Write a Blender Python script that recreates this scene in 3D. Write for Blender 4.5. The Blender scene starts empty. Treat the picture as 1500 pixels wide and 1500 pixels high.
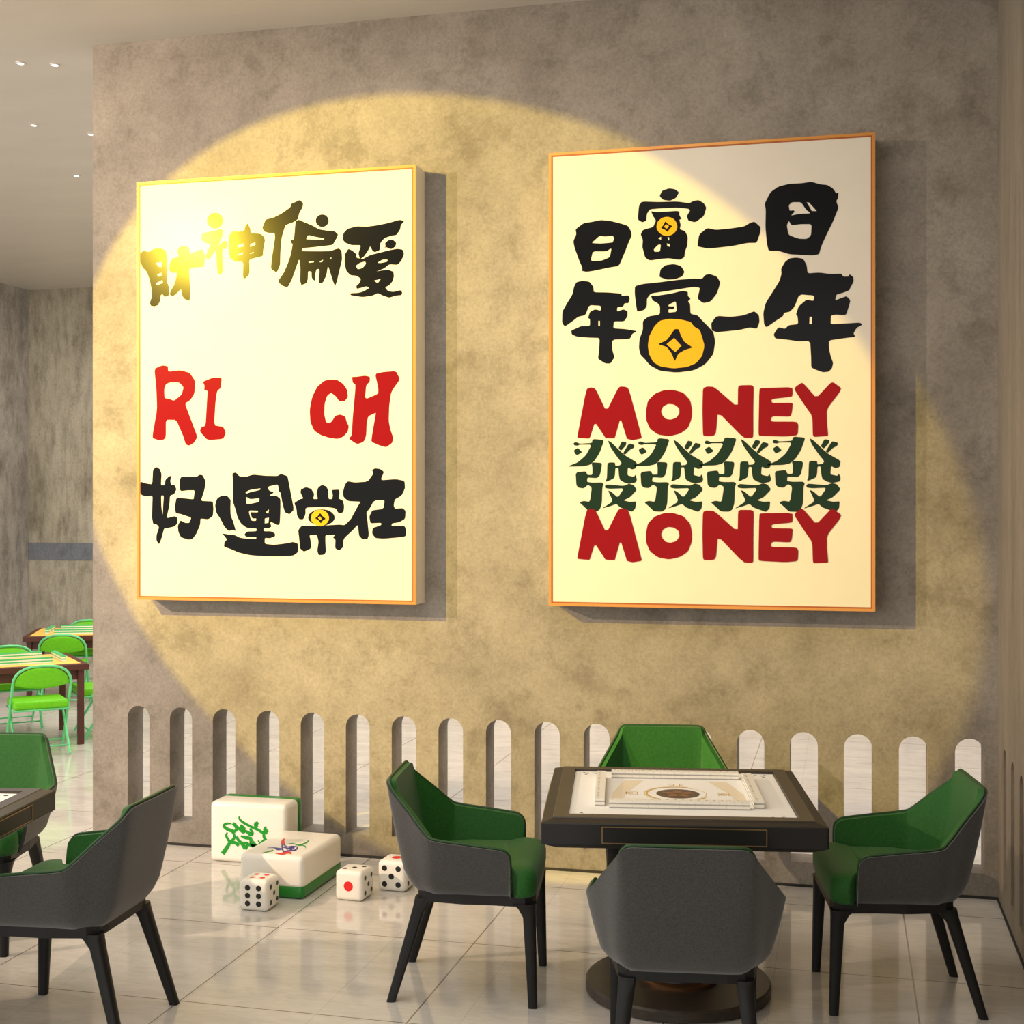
import bpy, bmesh, math, random
from mathutils import Vector, Matrix, noise
from mathutils.geometry import tessellate_polygon
random.seed(7)
scene = bpy.context.scene
COL = scene.collection
PI = math.pi

# ------------------------------------------------------------------ camera
FPX, EYE, HZY, CXP = 1965.0, 1.75, 739.0, 750.0
YAW = math.atan(485 / FPX)
fw = Vector((-math.sin(YAW), math.cos(YAW), 0)); rt = Vector((math.cos(YAW), math.sin(YAW), 0)); upv = Vector((0, 0, 1))
cam_d = bpy.data.cameras.new('camera'); cam = bpy.data.objects.new('camera', cam_d); COL.objects.link(cam)
cam.location = (0, 0, EYE); cam.rotation_euler = (PI / 2, 0, YAW)
cam_d.sensor_width = 36; cam_d.lens = 36 * FPX / 1500; cam_d.shift_y = -(HZY - 750) / 1500 * -1
cam_d.shift_y = (HZY - 750) / 1500
cam_d.clip_start = .05
scene.camera = cam
scene.view_settings.view_transform = 'Standard'; scene.view_settings.look = 'None'
scene.view_settings.gamma = 1; scene.view_settings.exposure = 0.0; scene.view_settings.use_curve_mapping = False

def on_plane_y(x, y, Y):          # a traced point of the photograph laid on a vertical plane parallel to the front wall
    d = fw + rt * ((x - CXP) / FPX) + upv * ((HZY - y) / FPX)
    return Vector((0, 0, EYE)) + d * (Y / d.y)
def on_plane_z(x, y, Z):
    d = fw + rt * ((x - CXP) / FPX) + upv * ((HZY - y) / FPX)
    return Vector((0, 0, EYE)) + d * ((Z - EYE) / d.z)

# ------------------------------------------------------------------ materials
def lin(c):
    return tuple(((v / 255) / 12.92 if v <= 10 else (((v / 255) + .055) / 1.055) ** 2.4) for v in c) + (1,)
def mat(name, color, rough=.5, metal=0, spec=.5, coat=0, emis=None, es=0, sheen=0):
    m = bpy.data.materials.new(name); m.use_nodes = True
    b = m.node_tree.nodes['Principled BSDF']
    b.inputs['Base Color'].default_value = color; b.inputs['Roughness'].default_value = rough
    b.inputs['Metallic'].default_value = metal; b.inputs['Specular IOR Level'].default_value = spec
    b.inputs['Coat Weight'].default_value = coat; b.inputs['Sheen Weight'].default_value = sheen
    if emis: b.inputs['Emission Color'].default_value = emis; b.inputs['Emission Strength'].default_value = es
    return m
def N(m, t, **kw):
    n = m.node_tree.nodes.new(t)
    for k, v in kw.items():
        if k in n.inputs: n.inputs[k].default_value = v
        else: setattr(n, k, v)
    return n
def L(m, a, b): m.node_tree.links.new(a, b)
def coords(m, scale=(1, 1, 1)):
    t = N(m, 'ShaderNodeTexCoord'); mp = N(m, 'ShaderNodeMapping'); mp.inputs['Scale'].default_value = scale
    L(m, t.outputs['Object'], mp.inputs['Vector']); return mp.outputs['Vector']
def ramp(m, fac, stops):
    r = N(m, 'ShaderNodeValToRGB'); cr = r.color_ramp
    while len(cr.elements) < len(stops): cr.elements.new(.5)
    for e, (p, c) in zip(cr.elements, stops): e.position = p; e.color = c
    L(m, fac, r.inputs['Fac']); return r.outputs['Color']
def mixc(m, fac, a, b, mode='MIX'):
    x = N(m, 'ShaderNodeMix', data_type='RGBA', blend_type=mode)
    if isinstance(fac, (int, float)): x.inputs[0].default_value = fac
    else: L(m, fac, x.inputs[0])
    for s, v in ((6, a), (7, b)):
        if isinstance(v, tuple): x.inputs[s].default_value = v
        else: L(m, v, x.inputs[s])
    return x.outputs[2]
def bsdf(m): return m.node_tree.nodes['Principled BSDF']
def bump(m, h, s, d=.01):
    b = N(m, 'ShaderNodeBump'); b.inputs['Strength'].default_value = s; b.inputs['Distance'].default_value = d
    L(m, h, b.inputs['Height']); L(m, b.outputs['Normal'], bsdf(m).inputs['Normal'])

def concrete(name, base, dark, light, sc=(1, 1, 1), rough=.62, streak=False):
    m = mat(name, (1, 1, 1, 1), rough, spec=.35)
    v = coords(m, sc)
    n1 = N(m, 'ShaderNodeTexNoise', Scale=1.5, Detail=12.0, Roughness=.66, Distortion=.15); L(m, v, n1.inputs['Vector'])
    n2 = N(m, 'ShaderNodeTexNoise', Scale=5.0, Detail=14.0, Roughness=.74, Distortion=.1); L(m, v, n2.inputs['Vector'])
    n3 = N(m, 'ShaderNodeTexNoise', Scale=70.0, Detail=5.0, Roughness=.7); L(m, v, n3.inputs['Vector'])
    c = ramp(m, n1.outputs['Fac'], [(.34, dark), (.5, base), (.66, light)])
    g = ramp(m, n2.outputs['Fac'], [(.36, (.64, .62, .59, 1)), (.48, (.95, .95, .95, 1)), (.66, (1.10, 1.10, 1.10, 1))])
    c = mixc(m, .8, c, g, 'MULTIPLY')
    g3 = ramp(m, n3.outputs['Fac'], [(.3, (.7, .7, .7, 1)), (.62, (1.08, 1.08, 1.08, 1))])
    c = mixc(m, .7, c, g3, 'MULTIPLY')
    if streak:
        v2 = coords(m, streak)
        n4 = N(m, 'ShaderNodeTexNoise', Scale=4.0, Detail=7.0, Roughness=.65); L(m, v2, n4.inputs['Vector'])
        g4 = ramp(m, n4.outputs['Fac'], [(.35, (.6, .59, .57, 1)), (.55, (1, 1, 1, 1))])
        c = mixc(m, .8, c, g4, 'MULTIPLY')
    L(m, c, bsdf(m).inputs['Base Color'])
    bump(m, n2.outputs['Fac'], .25, .01)
    return m
M = {}
M['concrete'] = concrete('warm_concrete', (.268, .236, .194, 1), (.215, .188, .152, 1), (.315, .278, .230, 1))
M['concrete_back'] = concrete('aged_concrete', (.50, .45, .35, 1), (.38, .34, .26, 1), (.60, .55, .44, 1), (1, 1, .55), .55, (3, 3, .7))
M['concrete_side'] = concrete('grey_scraped_concrete', (.38, .35, .31, 1), (.27, .25, .22, 1), (.48, .44, .39, 1), (1, 1, .6), .6, (2.5, 2.5, .8))
M['concrete_right'] = concrete('smooth_brown_concrete', (.25, .212, .16, 1), (.21, .175, .13, 1), (.29, .248, .19, 1), (1, 1.5, .25))
M['concrete_shadow'] = mat('gap_shade', (.02, .018, .015, 1), .8)  # near-black colour standing in for shade at the wall base
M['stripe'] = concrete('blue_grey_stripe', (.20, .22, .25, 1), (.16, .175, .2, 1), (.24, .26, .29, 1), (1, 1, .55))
# ceiling
m = mat('ceiling_paint', (.40, .355, .305, 1), .32, spec=.4); M['ceiling'] = m
n = N(m, 'ShaderNodeTexNoise', Scale=1.2, Detail=4.0); L(m, coords(m, (1, 3, 1)), n.inputs['Vector'])
L(m, ramp(m, n.outputs['Fac'], [(.3, (.60, .56, .50, 1)), (.7, (.65, .605, .54, 1))]), bsdf(m).inputs['Base Color'])
# floor tiles
m = mat('polished_stone_tile', (.5, .45, .38, 1), .08, spec=.6, coat=.0); M['floor'] = m
tc = N(m, 'ShaderNodeTexCoord'); sx = N(m, 'ShaderNodeSeparateXYZ'); L(m, tc.outputs['Object'], sx.inputs[0])
def mth(op, a, b=None, c=None):
    x = N(m, 'ShaderNodeMath', operation=op)
    for i, v in enumerate((a, b, c)):
        if v is None: continue
        if isinstance(v, (int, float)): x.inputs[i].default_value = v
        else: L(m, v, x.inputs[i])
    return x.outputs[0]
def gridline(out, origin, pitch, w):
    f = mth('FRACT', mth('DIVIDE', mth('SUBTRACT', out, origin - 50 * pitch), pitch))
    d = mth('MULTIPLY', mth('MINIMUM', f, mth('SUBTRACT', 1.0, f)), pitch)
    return mth('LESS_THAN', d, w)
grout = mth('MAXIMUM', gridline(sx.outputs[0], -2.27, .84, .0028), gridline(sx.outputs[1], 4.31, .8433, .0028))
faint = mth('MAXIMUM', gridline(sx.outputs[0], -1.757, .5025, .0016), gridline(sx.outputs[1], 4.85, .42, .0010))
v = coords(m, (1.0, 3.2, 1))
n1 = N(m, 'ShaderNodeTexNoise', Scale=1.1, Detail=8.0, Roughness=.6, Distortion=1.3); L(m, v, n1.inputs['Vector'])
n2 = N(m, 'ShaderNodeTexNoise', Scale=5.0, Detail=8.0, Roughness=.7, Distortion=2.0); L(m, v, n2.inputs['Vector'])
c = ramp(m, n1.outputs['Fac'], [(.32, (.55, .52, .475, 1)), (.5, (.62, .59, .54, 1)), (.68, (.68, .645, .59, 1))])
c = mixc(m, .7, c, ramp(m, n2.outputs['Fac'], [(.35, (.82, .82, .83, 1)), (.55, (1, 1, 1, 1))]), 'MULTIPLY')
vein = ramp(m, mth('ABSOLUTE', mth('SUBTRACT', n2.outputs['Fac'], .5)), [(0, (.8, .76, .7, 1)), (.008, (1, 1, 1, 1))])
c = mixc(m, .35, c, vein, 'MULTIPLY')
c = mixc(m, mth('MULTIPLY', faint, .25), c, (.16, .13, .10, 1))
c = mixc(m, mth('MULTIPLY', grout, .85), c, (.13, .10, .075, 1))
L(m, c, bsdf(m).inputs['Base Color'])
L(m, ramp(m, n2.outputs['Fac'], [(.3, (.10, .10, .10, 1)), (.7, (.055, .055, .055, 1))]), bsdf(m).inputs['Roughness'])
bump(m, n1.outputs['Fac'], .02, .01)

def fabric(name, c1, c2, rough=.8, sc=180, sheen=.3, spec=.3):
    m = mat(name, c1, rough, spec=spec, sheen=sheen)
    n = N(m, 'ShaderNodeTexNoise', Scale=float(sc), Detail=3.0); L(m, coords(m), n.inputs['Vector'])
    L(m, ramp(m, n.outputs['Fac'], [(.35, c1), (.65, c2)]), bsdf(m).inputs['Base Color'])
    bump(m, n.outputs['Fac'], .15, .002); return m
M['shell'] = fabric('charcoal_felt_fabric', (.048, .047, .046, 1), (.067, .065, .063, 1), .9)
M['green'] = fabric('green_velvet_fabric', (.012, .098, .010, 1), (.018, .125, .013, 1), .6, 120, .1)
M['green_dark'] = mat('dark_green_piping', (.008, .055, .008, 1), .5)
M['black_wood'] = mat('black_stained_wood', (.010, .0095, .009, 1), .5, spec=.3)
m = mat('dark_brown_wood', (.04, .03, .02, 1), .38, spec=.4); M['table_wood'] = m
n = N(m, 'ShaderNodeTexNoise', Scale=14.0, Detail=6.0); L(m, coords(m, (1, 6, 6)), n.inputs['Vector'])
L(m, ramp(m, n.outputs['Fac'], [(.3, (.028, .021, .015, 1)), (.7, (.048, .036, .025, 1))]), bsdf(m).inputs['Base Color'])
M['table_black'] = mat('black_satin_panel', (.012, .0105, .0095, 1), .45, spec=.35)
M['gold_line'] = mat('brass_inlay', (.35, .22, .09, 1), .35, .7)
M['bronze'] = mat('bronze_collar', (.12, .055, .02, 1), .4, .7)
M['felt'] = fabric('ivory_table_cloth', (.84, .82, .76, 1), (.88, .86, .80, 1), .85, 300, .1)
M['felt_gold'] = mat('gold_ink', (.62, .40, .06, 1), .6)
M['felt_tan'] = mat('tan_ink', (.78, .68, .50, 1), .7)
M['felt_disc'] = mat('brown_table_disc', (.06, .022, .01, 1), .35)
M['felt_leaf'] = mat('copper_ink', (.22, .09, .035, 1), .4)
M['ink_black'] = mat('black_print', (.001, .001, .001, 1), .19, spec=.14)
M['ink_red'] = mat('red_print', (.215, .0008, .001, 1), .2, spec=.10)
M['ink_green'] = mat('dark_green_print', (.006, .022, .007, 1), .22, spec=.12)
M['ink_yellow'] = mat('yellow_print', (.70, .34, .010, 1), .22, spec=.12)
M['canvas'] = mat('cream_poster_print', (.70, .675, .62, 1), .22, spec=.12)
m = M['canvas']; n = N(m, 'ShaderNodeTexNoise', Scale=6.0, Detail=3.0); L(m, coords(m), n.inputs['Vector'])
L(m, ramp(m, n.outputs['Fac'], [(.3, (.65, .60, .50, 1)), (.7, (.67, .62, .515, 1))]), bsdf(m).inputs['Base Color'])
M['frame_gold'] = mat('copper_gold_frame', (.55, .23, .04, 1), .3, .35)
M['frame_lip'] = mat('rust_frame_lip', (.34, .085, .008, 1), .45, .2)
M['box_side'] = mat('pale_box_side', (.85, .80, .73, 1), .5)
M['ivory'] = mat('ivory_resin', (.88, .84, .74, 1), .28, spec=.5, coat=.1)
M['jade'] = mat('green_resin', (.012, .20, .02, 1), .3)
M['pip_black'] = mat('black_pip', (.008, .008, .008, 1), .4)
M['pip_red'] = mat('red_pip', (.75, .01, .008, 1), .4)
M['ink_bright_green'] = mat('bright_green_paint', (.0, .30, .01, 1), .4)
M['ink_blue'] = mat('blue_paint', (.02, .012, .25, 1), .4)
M['tile_seam'] = mat('tile_back_grey', (.40, .38, .34, 1), .4)
M['lime'] = fabric('lime_vinyl', (.13, .52, .006, 1), (.15, .58, .008, 1), .5, 60, 0)
M['mint'] = mat('mint_painted_steel', (.13, .62, .24, 1), .35)
M['mahogany'] = mat('mahogany_wood', (.085, .018, .010, 1), .5)
M['felt_yellow'] = mat('yellow_table_cloth', (.95, .52, .10, 1), .8)
M['tile_green'] = mat('jade_tile_back', (.06, .55, .20, 1), .35)
M['tile_white'] = mat('white_tile_face', (.85, .85, .78, 1), .35)
M['glint_glow'] = mat('reflection_glow', (1, 1, 1, 1), .4, emis=(1, .96, .88, 1), es=2.2)  # emission imitates a bright reflection in the ceiling, no lamp
M['glint_ring'] = mat('white_glint_ring', (.6, .57, .52, 1), .4)  # pale rim around each imitated reflection

# ------------------------------------------------------------------ object helpers
def obj(name, verts, faces, material, parent=None, smooth=False, loc=None, mats=None, fm=None):
    me = bpy.data.meshes.new(name); me.from_pydata([tuple(v) for v in verts], [], faces); me.update()
    bm = bmesh.new(); bm.from_mesh(me); bmesh.ops.recalc_face_normals(bm, faces=bm.faces); bm.to_mesh(me); bm.free()
    return link(name, me, material, parent, smooth, loc, mats, fm)
def link(name, me, material, parent=None, smooth=False, loc=None, mats=None, fm=None):
    o = bpy.data.objects.new(name, me); COL.objects.link(o)
    for mm in (mats or [material]): me.materials.append(mm)
    if fm:
        for p, i in zip(me.polygons, fm): p.material_index = i
    if smooth: me.shade_smooth() if hasattr(me, 'shade_smooth') else [setattr(p, 'use_smooth', True) for p in me.polygons]
    if parent: o.parent = parent
    if loc: o.location = loc
    return o
def bobj(name, bm, material, parent=None, smooth=False, loc=None, sharp=None):
    bmesh.ops.recalc_face_normals(bm, faces=bm.faces)
    me = bpy.data.meshes.new(name); bm.to_mesh(me); bm.free()
    o = link(name, me, material, parent, smooth, loc)
    if sharp is not None and smooth: me.set_sharp_from_angle(angle=math.radians(sharp))
    return o
def thing(name, label, cat, loc=(0, 0, 0), rz=0, group=None):
    o = bpy.data.objects.new(name, None); COL.objects.link(o); o.empty_display_size = .1
    o.location = loc; o.rotation_euler = (0, 0, rz); tag(o, label, cat, group); return o
def tag(o, label, cat, group=None):
    o['label'] = label; o['category'] = cat
    if group: o['group'] = group
def struct(o): o['kind'] = 'structure'; return o
def copy_tree(o, parent=None):
    c = o.copy(); COL.objects.link(c); c.parent = parent
    for ch in list(o.children): copy_tree(ch, c)
    return c
def box_bm(x0, x1, y0, y1, z0, z1, bev=0, seg=2, bm=None):
    b = bm or bmesh.new()
    r = bmesh.ops.create_cube(b, size=1)
    for v in r['verts']:
        v.co = Vector(((x0 + x1) / 2 + v.co.x * (x1 - x0), (y0 + y1) / 2 + v.co.y * (y1 - y0), (z0 + z1) / 2 + v.co.z * (z1 - z0)))
    if bev:
        es = list({e for v in r['verts'] for e in v.link_edges})
        bmesh.ops.bevel(b, geom=es, offset=bev, segments=seg, profile=.5, affect='EDGES')
    return b
def lathe(profile, n=48, bm=None):
    b = bm or bmesh.new(); rings = []
    for r, z in profile:
        rings.append([b.verts.new((r * math.cos(2 * PI * i / n), r * math.sin(2 * PI * i / n), z)) for i in range(n)])
    for a, c in zip(rings, rings[1:]):
        for i in range(n): b.faces.new((a[i], a[(i + 1) % n], c[(i + 1) % n], c[i]))
    b.faces.new(rings[0][::-1]); b.faces.new(rings[-1]); return b
def tube(pts, r, n=8, bm=None, closed=False):
    b = bm or bmesh.new(); pts = [Vector(p) for p in pts]; rings = []
    up = Vector((.13, .21, 1)).normalized()
    for i, p in enumerate(pts):
        if closed: t = pts[(i + 1) % len(pts)] - pts[i - 1]
        else: t = pts[min(i + 1, len(pts) - 1)] - pts[max(i - 1, 0)]
        t.normalize(); a = t.cross(up)
        if a.length < .1: a = t.cross(Vector((1, 0, 0)))
        a.normalize(); c = t.cross(a)
        rr = r[i] if isinstance(r, (list, tuple)) else r
        rings.append([b.verts.new(p + (a * math.cos(2 * PI * k / n) + c * math.sin(2 * PI * k / n)) * rr) for k in range(n)])
    prs = list(zip(rings, rings[1:])) + ([(rings[-1], rings[0])] if closed else [])
    for x, y in prs:
        for k in range(n): b.faces.new((x[k], x[(k + 1) % n], y[(k + 1) % n], y[k]))
    if not closed: b.faces.new(rings[0]); b.faces.new(rings[-1])
    return b
def catmull(P, per=6):
    P = [Vector(p) for p in P]; out = []
    Q = [P[0] * 2 - P[1]] + P + [P[-1] * 2 - P[-2]]
    for i in range(1, len(Q) - 2):
        for k in range(per):
            t = k / per; a, b, c, d = Q[i - 1], Q[i], Q[i + 1], Q[i + 2]
            out.append(.5 * ((2 * b) + (c - a) * t + (2 * a - 5 * b + 4 * c - d) * t * t + (3 * b - a - 3 * c + d) * t ** 3))
    out.append(P[-1]); return out

# ------------------------------------------------------------------ the room
WY, WT, CEIL = 6.28, .157, 4.148
def slotted_wall(name, u0, u1, z1, slots, sz0, sz1, thick, to_world, material):
    """wall in (u,z) with round-topped slots, extruded by thick in depth w"""
    NA = 12; outer = [(u0, 0), (u1, 0), (u1, z1), (u0, z1)]
    holes = []
    for a, b in slots:
        r = (b - a) / 2; cx = (a + b) / 2
        h = [(a, sz0), (b, sz0)] + [(cx + r * math.cos(PI * k / NA), sz1 - r + r * math.sin(PI * k / NA)) for k in range(NA + 1)]
        holes.append(h)
    # column strips so every face stays simple
    verts, faces = [], []
    loops = [[Vector((p[0], p[1], 0)) for p in lp] for lp in [outer] + holes]
    flat = [p for lp in loops for p in lp]
    tris = tessellate_polygon(loops)
    nfl = len(flat)
    for w in (0, thick):
        for p in flat: verts.append(to_world(p.x, w, p.y))
    for t in tris:
        faces.append(tuple(t)); faces.append(tuple(i + nfl for i in reversed(t)))
    k = 0
    for lp in loops:
        n_ = len(lp)
        for i in range(n_):
            a, b = k + i, k + (i + 1) % n_
            faces.append((a, b, b + nfl, a + nfl))
        k += n_
    return struct(obj(name, verts, faces, material))
slots = [(-3.604 + .2405 * i, -3.604 + .2405 * i + .125) for i in range(18)]
slotted_wall('wall_front', -3.806, .666, CEIL, slots, .112, .7085, WT, lambda u, w, z: Vector((u, WY + w, z)), M['concrete'])
rs = [(6.085 - .275 * i - .115, 6.085 - .275 * i) for i in range(17)]
slotted_wall('wall_right', 0.0, 6.6, CEIL, [(b, a) if b < a else (a, b) for a, b in rs], .112, .7085, .12, lambda u, w, z: Vector((.666 + w, u, z)), M['concrete_right'])
def slab(name, x0, x1, y0, y1, z0, z1, material): return struct(bobj(name, box_bm(x0, x1, y0, y1, z0, z1), material))
slab('wall_right_outer', .786, .9, 0, 6.6, 0, CEIL, M['concrete_side'])
slab('gap_shade_front', -3.80, .664, WY - .006, WY, 0, .012, M['concrete_shadow'])  # dark strip paints the shade of the gap under the wall
slab('gap_shade_right', .660, .666, 0, WY - .006, 0, .012, M['concrete_shadow'])  # same painted gap shade along the right wall
slab('wall_back', -9.0, 4, 13.27, 13.45, 0, CEIL, M['concrete_back'])
slab('wall_left', -9.0, -8.845, 7.5, 13.27, 0, CEIL, M['concrete_side'])
slab('wall_band_1', -8.84, 3.9, 13.262, 13.27, 1.135, 1.325, M['stripe'])  # thin blue-grey band along the back wall
slab('floor', -9.0, 4, -3, 13.45, -.1, 0, M['floor'])
slab('ceiling', -9.0, 4, -3, 13.45, CEIL, CEIL + .1, M['ceiling'])

# ------------------------------------------------------------------ posters
CROP = {'a': (190, 250, 1500 / 230), 'b': (380, 250, 1500 / 230), 'c': (190, 660, 1500 / 230), 'd': (390, 660, 6.0),
        'e': (200, 410, 5.0), 'f': (400, 480, 1500 / 220), 'g': (800, 240, 6.0), 'h': (1040, 240, 6.0),
        'i': (800, 380, 6.0), 'j': (1040, 380, 6.0), 'k': (820, 620, 1500 / 220), 'l': (1030, 620, 1500 / 220)}
PY = 6.1405
def ell(cx, cy, rx, ry, n=28, wob=.04, sd=0):
    return [(cx + rx * (1 + wob * noise.noise(Vector((math.cos(2 * PI * i / n) * 2, math.sin(2 * PI * i / n) * 2, sd)))) * math.cos(2 * PI * i / n),
             cy + ry * (1 + wob * noise.noise(Vector((math.cos(2 * PI * i / n) * 2, 9 + math.sin(2 * PI * i / n) * 2, sd)))) * math.sin(2 * PI * i / n)) for i in range(n)]
def soften(lp, q=.14):
    out = []; n_ = len(lp)
    for i in range(n_):
        p, a, b = Vector(lp[i]), Vector(lp[i - 1]), Vector(lp[(i + 1) % n_])
        out += [tuple(p.lerp(a, q)), tuple(p.lerp(b, q))]
    return out
def print_part(name, key, shapes, material, root, layer=0, shift=(0, 0), label=None, soft=True):
    """shapes: list of (outer, [holes]) traced in crop pixels, laid on the poster plane"""
    ox, oy, s = CROP[key]; verts, faces = [], []
    rl = root.location
    for outer, holes in shapes:
        loops = []
        for lp in [outer] + list(holes):
            if soft and len(lp) > 4: lp = soften(lp)
            loops.append([on_plane_y(ox + x / s, oy + y / s, PY) + Vector((shift[0], 0, shift[1])) for x, y in lp])
        flat2 = [[Vector((p.x, p.z, 0)) for p in lp] for lp in loops]
        base = len(verts)
        for lp in loops:
            for p in lp: verts.append((p.x - rl.x, PY - .0006 * (layer + 1) - rl.y, p.z - rl.z))
        for t in tessellate_polygon(flat2): faces.append(tuple(base + i for i in t))
    me = bpy.data.meshes.new(name); me.from_pydata(verts, [], faces); me.update()
    for p in me.polygons:
        pass
    bm = bmesh.new(); bm.from_mesh(me)
    for f in bm.faces:
        f.normal_update()
        if f.normal.y > 0: f.normal_flip()
    bm.to_mesh(me); bm.free()
    o = link(name, me, material, root)
    if label: o['label'] = label
    return o
def poster(name, label, x0, x1, z0, z1):
    w = x1 - x0; h = z1 - z0
    t = thing(name, label, 'poster', ((x0 + x1) / 2, WY, z0))
    bobj('box_panel', box_bm(-w / 2, w / 2, -.134, 0, 0, h), M['box_side'], t)
    def ring(nm, o_, i_, y0, y1, mt):
        V, F = [], []
        for y in (y0, y1):
            for q in (o_, i_):
                V += [(-w / 2 + q, y, q), (w / 2 - q, y, q), (w / 2 - q, y, h - q), (-w / 2 + q, y, h - q)]
        for k in range(4):
            j = (k + 1) % 4
            F += [(k, j, 4 + j, 4 + k), (8 + k, 8 + j, 12 + j, 12 + k), (k, j, 8 + j, 8 + k), (4 + k, 4 + j, 12 + j, 12 + k)]
        return obj(nm, V, F, mt, t)
    f = ring('frame', 0, .0125, -.142, -.134, M['frame_gold'])
    l = ring('frame_lip', .0125, .019, -.1405, -.134, M['frame_lip'])
    l.parent = f
    bobj('canvas', box_bm(-w / 2 + .019, w / 2 - .019, -.1392, -.134, .019, h - .019), M['canvas'], t)
    return t
PL = poster('framed_poster', 'tall cream poster lettered RICH in red between two rows of black brush characters', -3.472, -1.991, 1.269, 3.381)
PR = poster('framed_poster', 'tall cream poster lettered MONEY twice in red around a row of green characters', -1.338, .138, 1.2765, 3.395)
K = M['ink_black']
# left poster, top row
print_part('brush_character', 'a', [
 ([(95,850),(100,790),(135,762),(185,778),(235,745),(300,742),(345,765),(355,830),(358,980),(352,1050),(372,1100),(378,1190),(335,1208),(312,1180),(296,1190),(292,1240),(270,1285),(235,1298),(200,1290),(192,1262),(212,1200),(208,1130),(190,1040),(165,970),(120,920)],
  [[(248,880),(305,872),(308,920),(275,918)],[(260,990),(305,975),(305,1005),(275,1012)],[(250,1075),(310,1045),(318,1072),(255,1095)]]),
 ([(455,760),(480,725),(520,716),(560,730),(572,765),(570,800),(690,748),(712,790),(720,830),(705,920),(600,925),(565,945),(575,1100),(577,1180),(572,1246),(520,1225),(500,1190),(490,1130),(445,1175),(415,1200),(385,1190),(385,1160),(430,1080),(455,975),(400,975),(378,950),(385,880),(410,840),(470,820)],[])], K, PL)
print_part('brush_character', 'a', [
 (ell(815,478,76,75),[]),
 ([(690,600),(730,590),(890,556),(885,620),(865,665),(850,720),(880,690),(905,668),(935,690),(925,735),(905,750),(885,745),(885,860),(888,970),(850,1000),(835,930),(825,760),(800,790),(755,850),(722,830),(740,780),(775,700),(720,690),(685,660)],[]),
 ([(948,620),(985,577),(1030,582),(1095,575),(1100,540),(1125,500),(1145,540),(1155,570),(1155,595),(1250,602),(1285,635),(1292,670),(1275,760),(1272,815),(1210,830),(1140,850),(1145,940),(1138,1000),(1088,1038),(1082,1000),(1085,870),(1010,870),(960,840),(945,760)],
  [[(1030,710),(1085,695),(1088,725),(1030,735)],[(1150,700),(1200,685),(1200,712),(1150,728)],[(1025,800),(1080,780),(1080,800),(1030,810)],[(1145,790),(1185,775),(1185,785),(1148,795)]])], K, PL)
print_part('brush_character', 'b', [
 ([(25,550),(60,465),(130,450),(210,410),(295,350),(305,315),(340,300),(385,278),(418,310),(412,350),(378,410),(370,460),(330,490),(250,520),(235,560),(212,640),(200,780),(198,900),(165,975),(110,940),(115,860),(140,700),(148,640),(145,595),(90,595),(50,585)],[]),
 ([(345,480),(380,468),(425,490),(500,520),(570,560),(650,572),(720,578),(752,610),(735,650),(700,710),(600,722),(480,735),(415,740),(400,768),(560,770),(680,768),(725,750),(760,742),(785,765),(790,850),(765,950),(740,1060),(722,1105),(700,1050),(655,905),(640,1000),(605,1072),(565,1075),(575,940),(545,940),(530,1010),(532,1055),(510,1040),(498,1020),(498,965),(465,960),(462,1040),(450,1075),(400,1095),(388,1050),(392,930),(380,840),(345,940),(310,1040),(270,1115),(230,1105),(190,1075),(180,1050),(230,980),(270,890),(300,800),(318,700),(300,690),(303,660),(330,655)],
  [[(445,655),(465,615),(520,630),(620,648),(615,658),(530,658),(480,655)],[(468,868),(520,862),(520,875),(475,880)],[(575,868),(608,850),(605,868),(580,876)],[(672,840),(688,825),(685,845)]]),
 (ell(600,478,62,60),[])], K, PL)
print_part('brush_character', 'b', [
 ([(800,600),(840,555),(930,530),(1020,535),(1120,522),(1230,500),(1340,468),(1385,480),(1350,520),(1345,560),(1310,615),(1260,622),(1195,645),(1155,690),(1150,760),(1100,780),(1075,760),(1060,720),(1035,770),(995,825),(960,845),(945,790),(970,712),(880,712),(820,690),(797,660)],[]),
 ([(1178,740),(1205,730),(1200,690),(1235,662),(1280,662),(1308,690),(1298,725),(1262,750),(1235,745),(1215,732)],[]),
 ([(850,745),(890,765),(925,795),(925,830),(985,845),(1060,805),(1140,785),(1240,760),(1320,745),(1370,755),(1382,800),(1355,860),(1320,900),(1240,895),(1190,935),(1110,965),(1150,955),(1230,945),(1280,965),(1285,1010),(1270,1060),(1240,1095),(1200,1115),(1230,1150),(1280,1158),(1350,1140),(1365,1165),(1355,1190),(1300,1195),(1240,1215),(1180,1195),(1130,1170),(1080,1195),(990,1208),(920,1200),(870,1190),(870,1170),(940,1168),(990,1155),(1050,1120),(1020,1105),(990,1115),(930,1130),(925,1100),(950,1080),(970,1035),(930,1005),(870,1000),(830,960),(812,880),(815,800)],
  [[(920,910),(960,880),(1010,868),(1018,890),(985,930),(940,942)],[(1125,880),(1175,850),(1225,850),(1220,870),(1160,882)],[(1095,1050),(1160,1035),(1130,1075)]])], K, PL)
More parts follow.
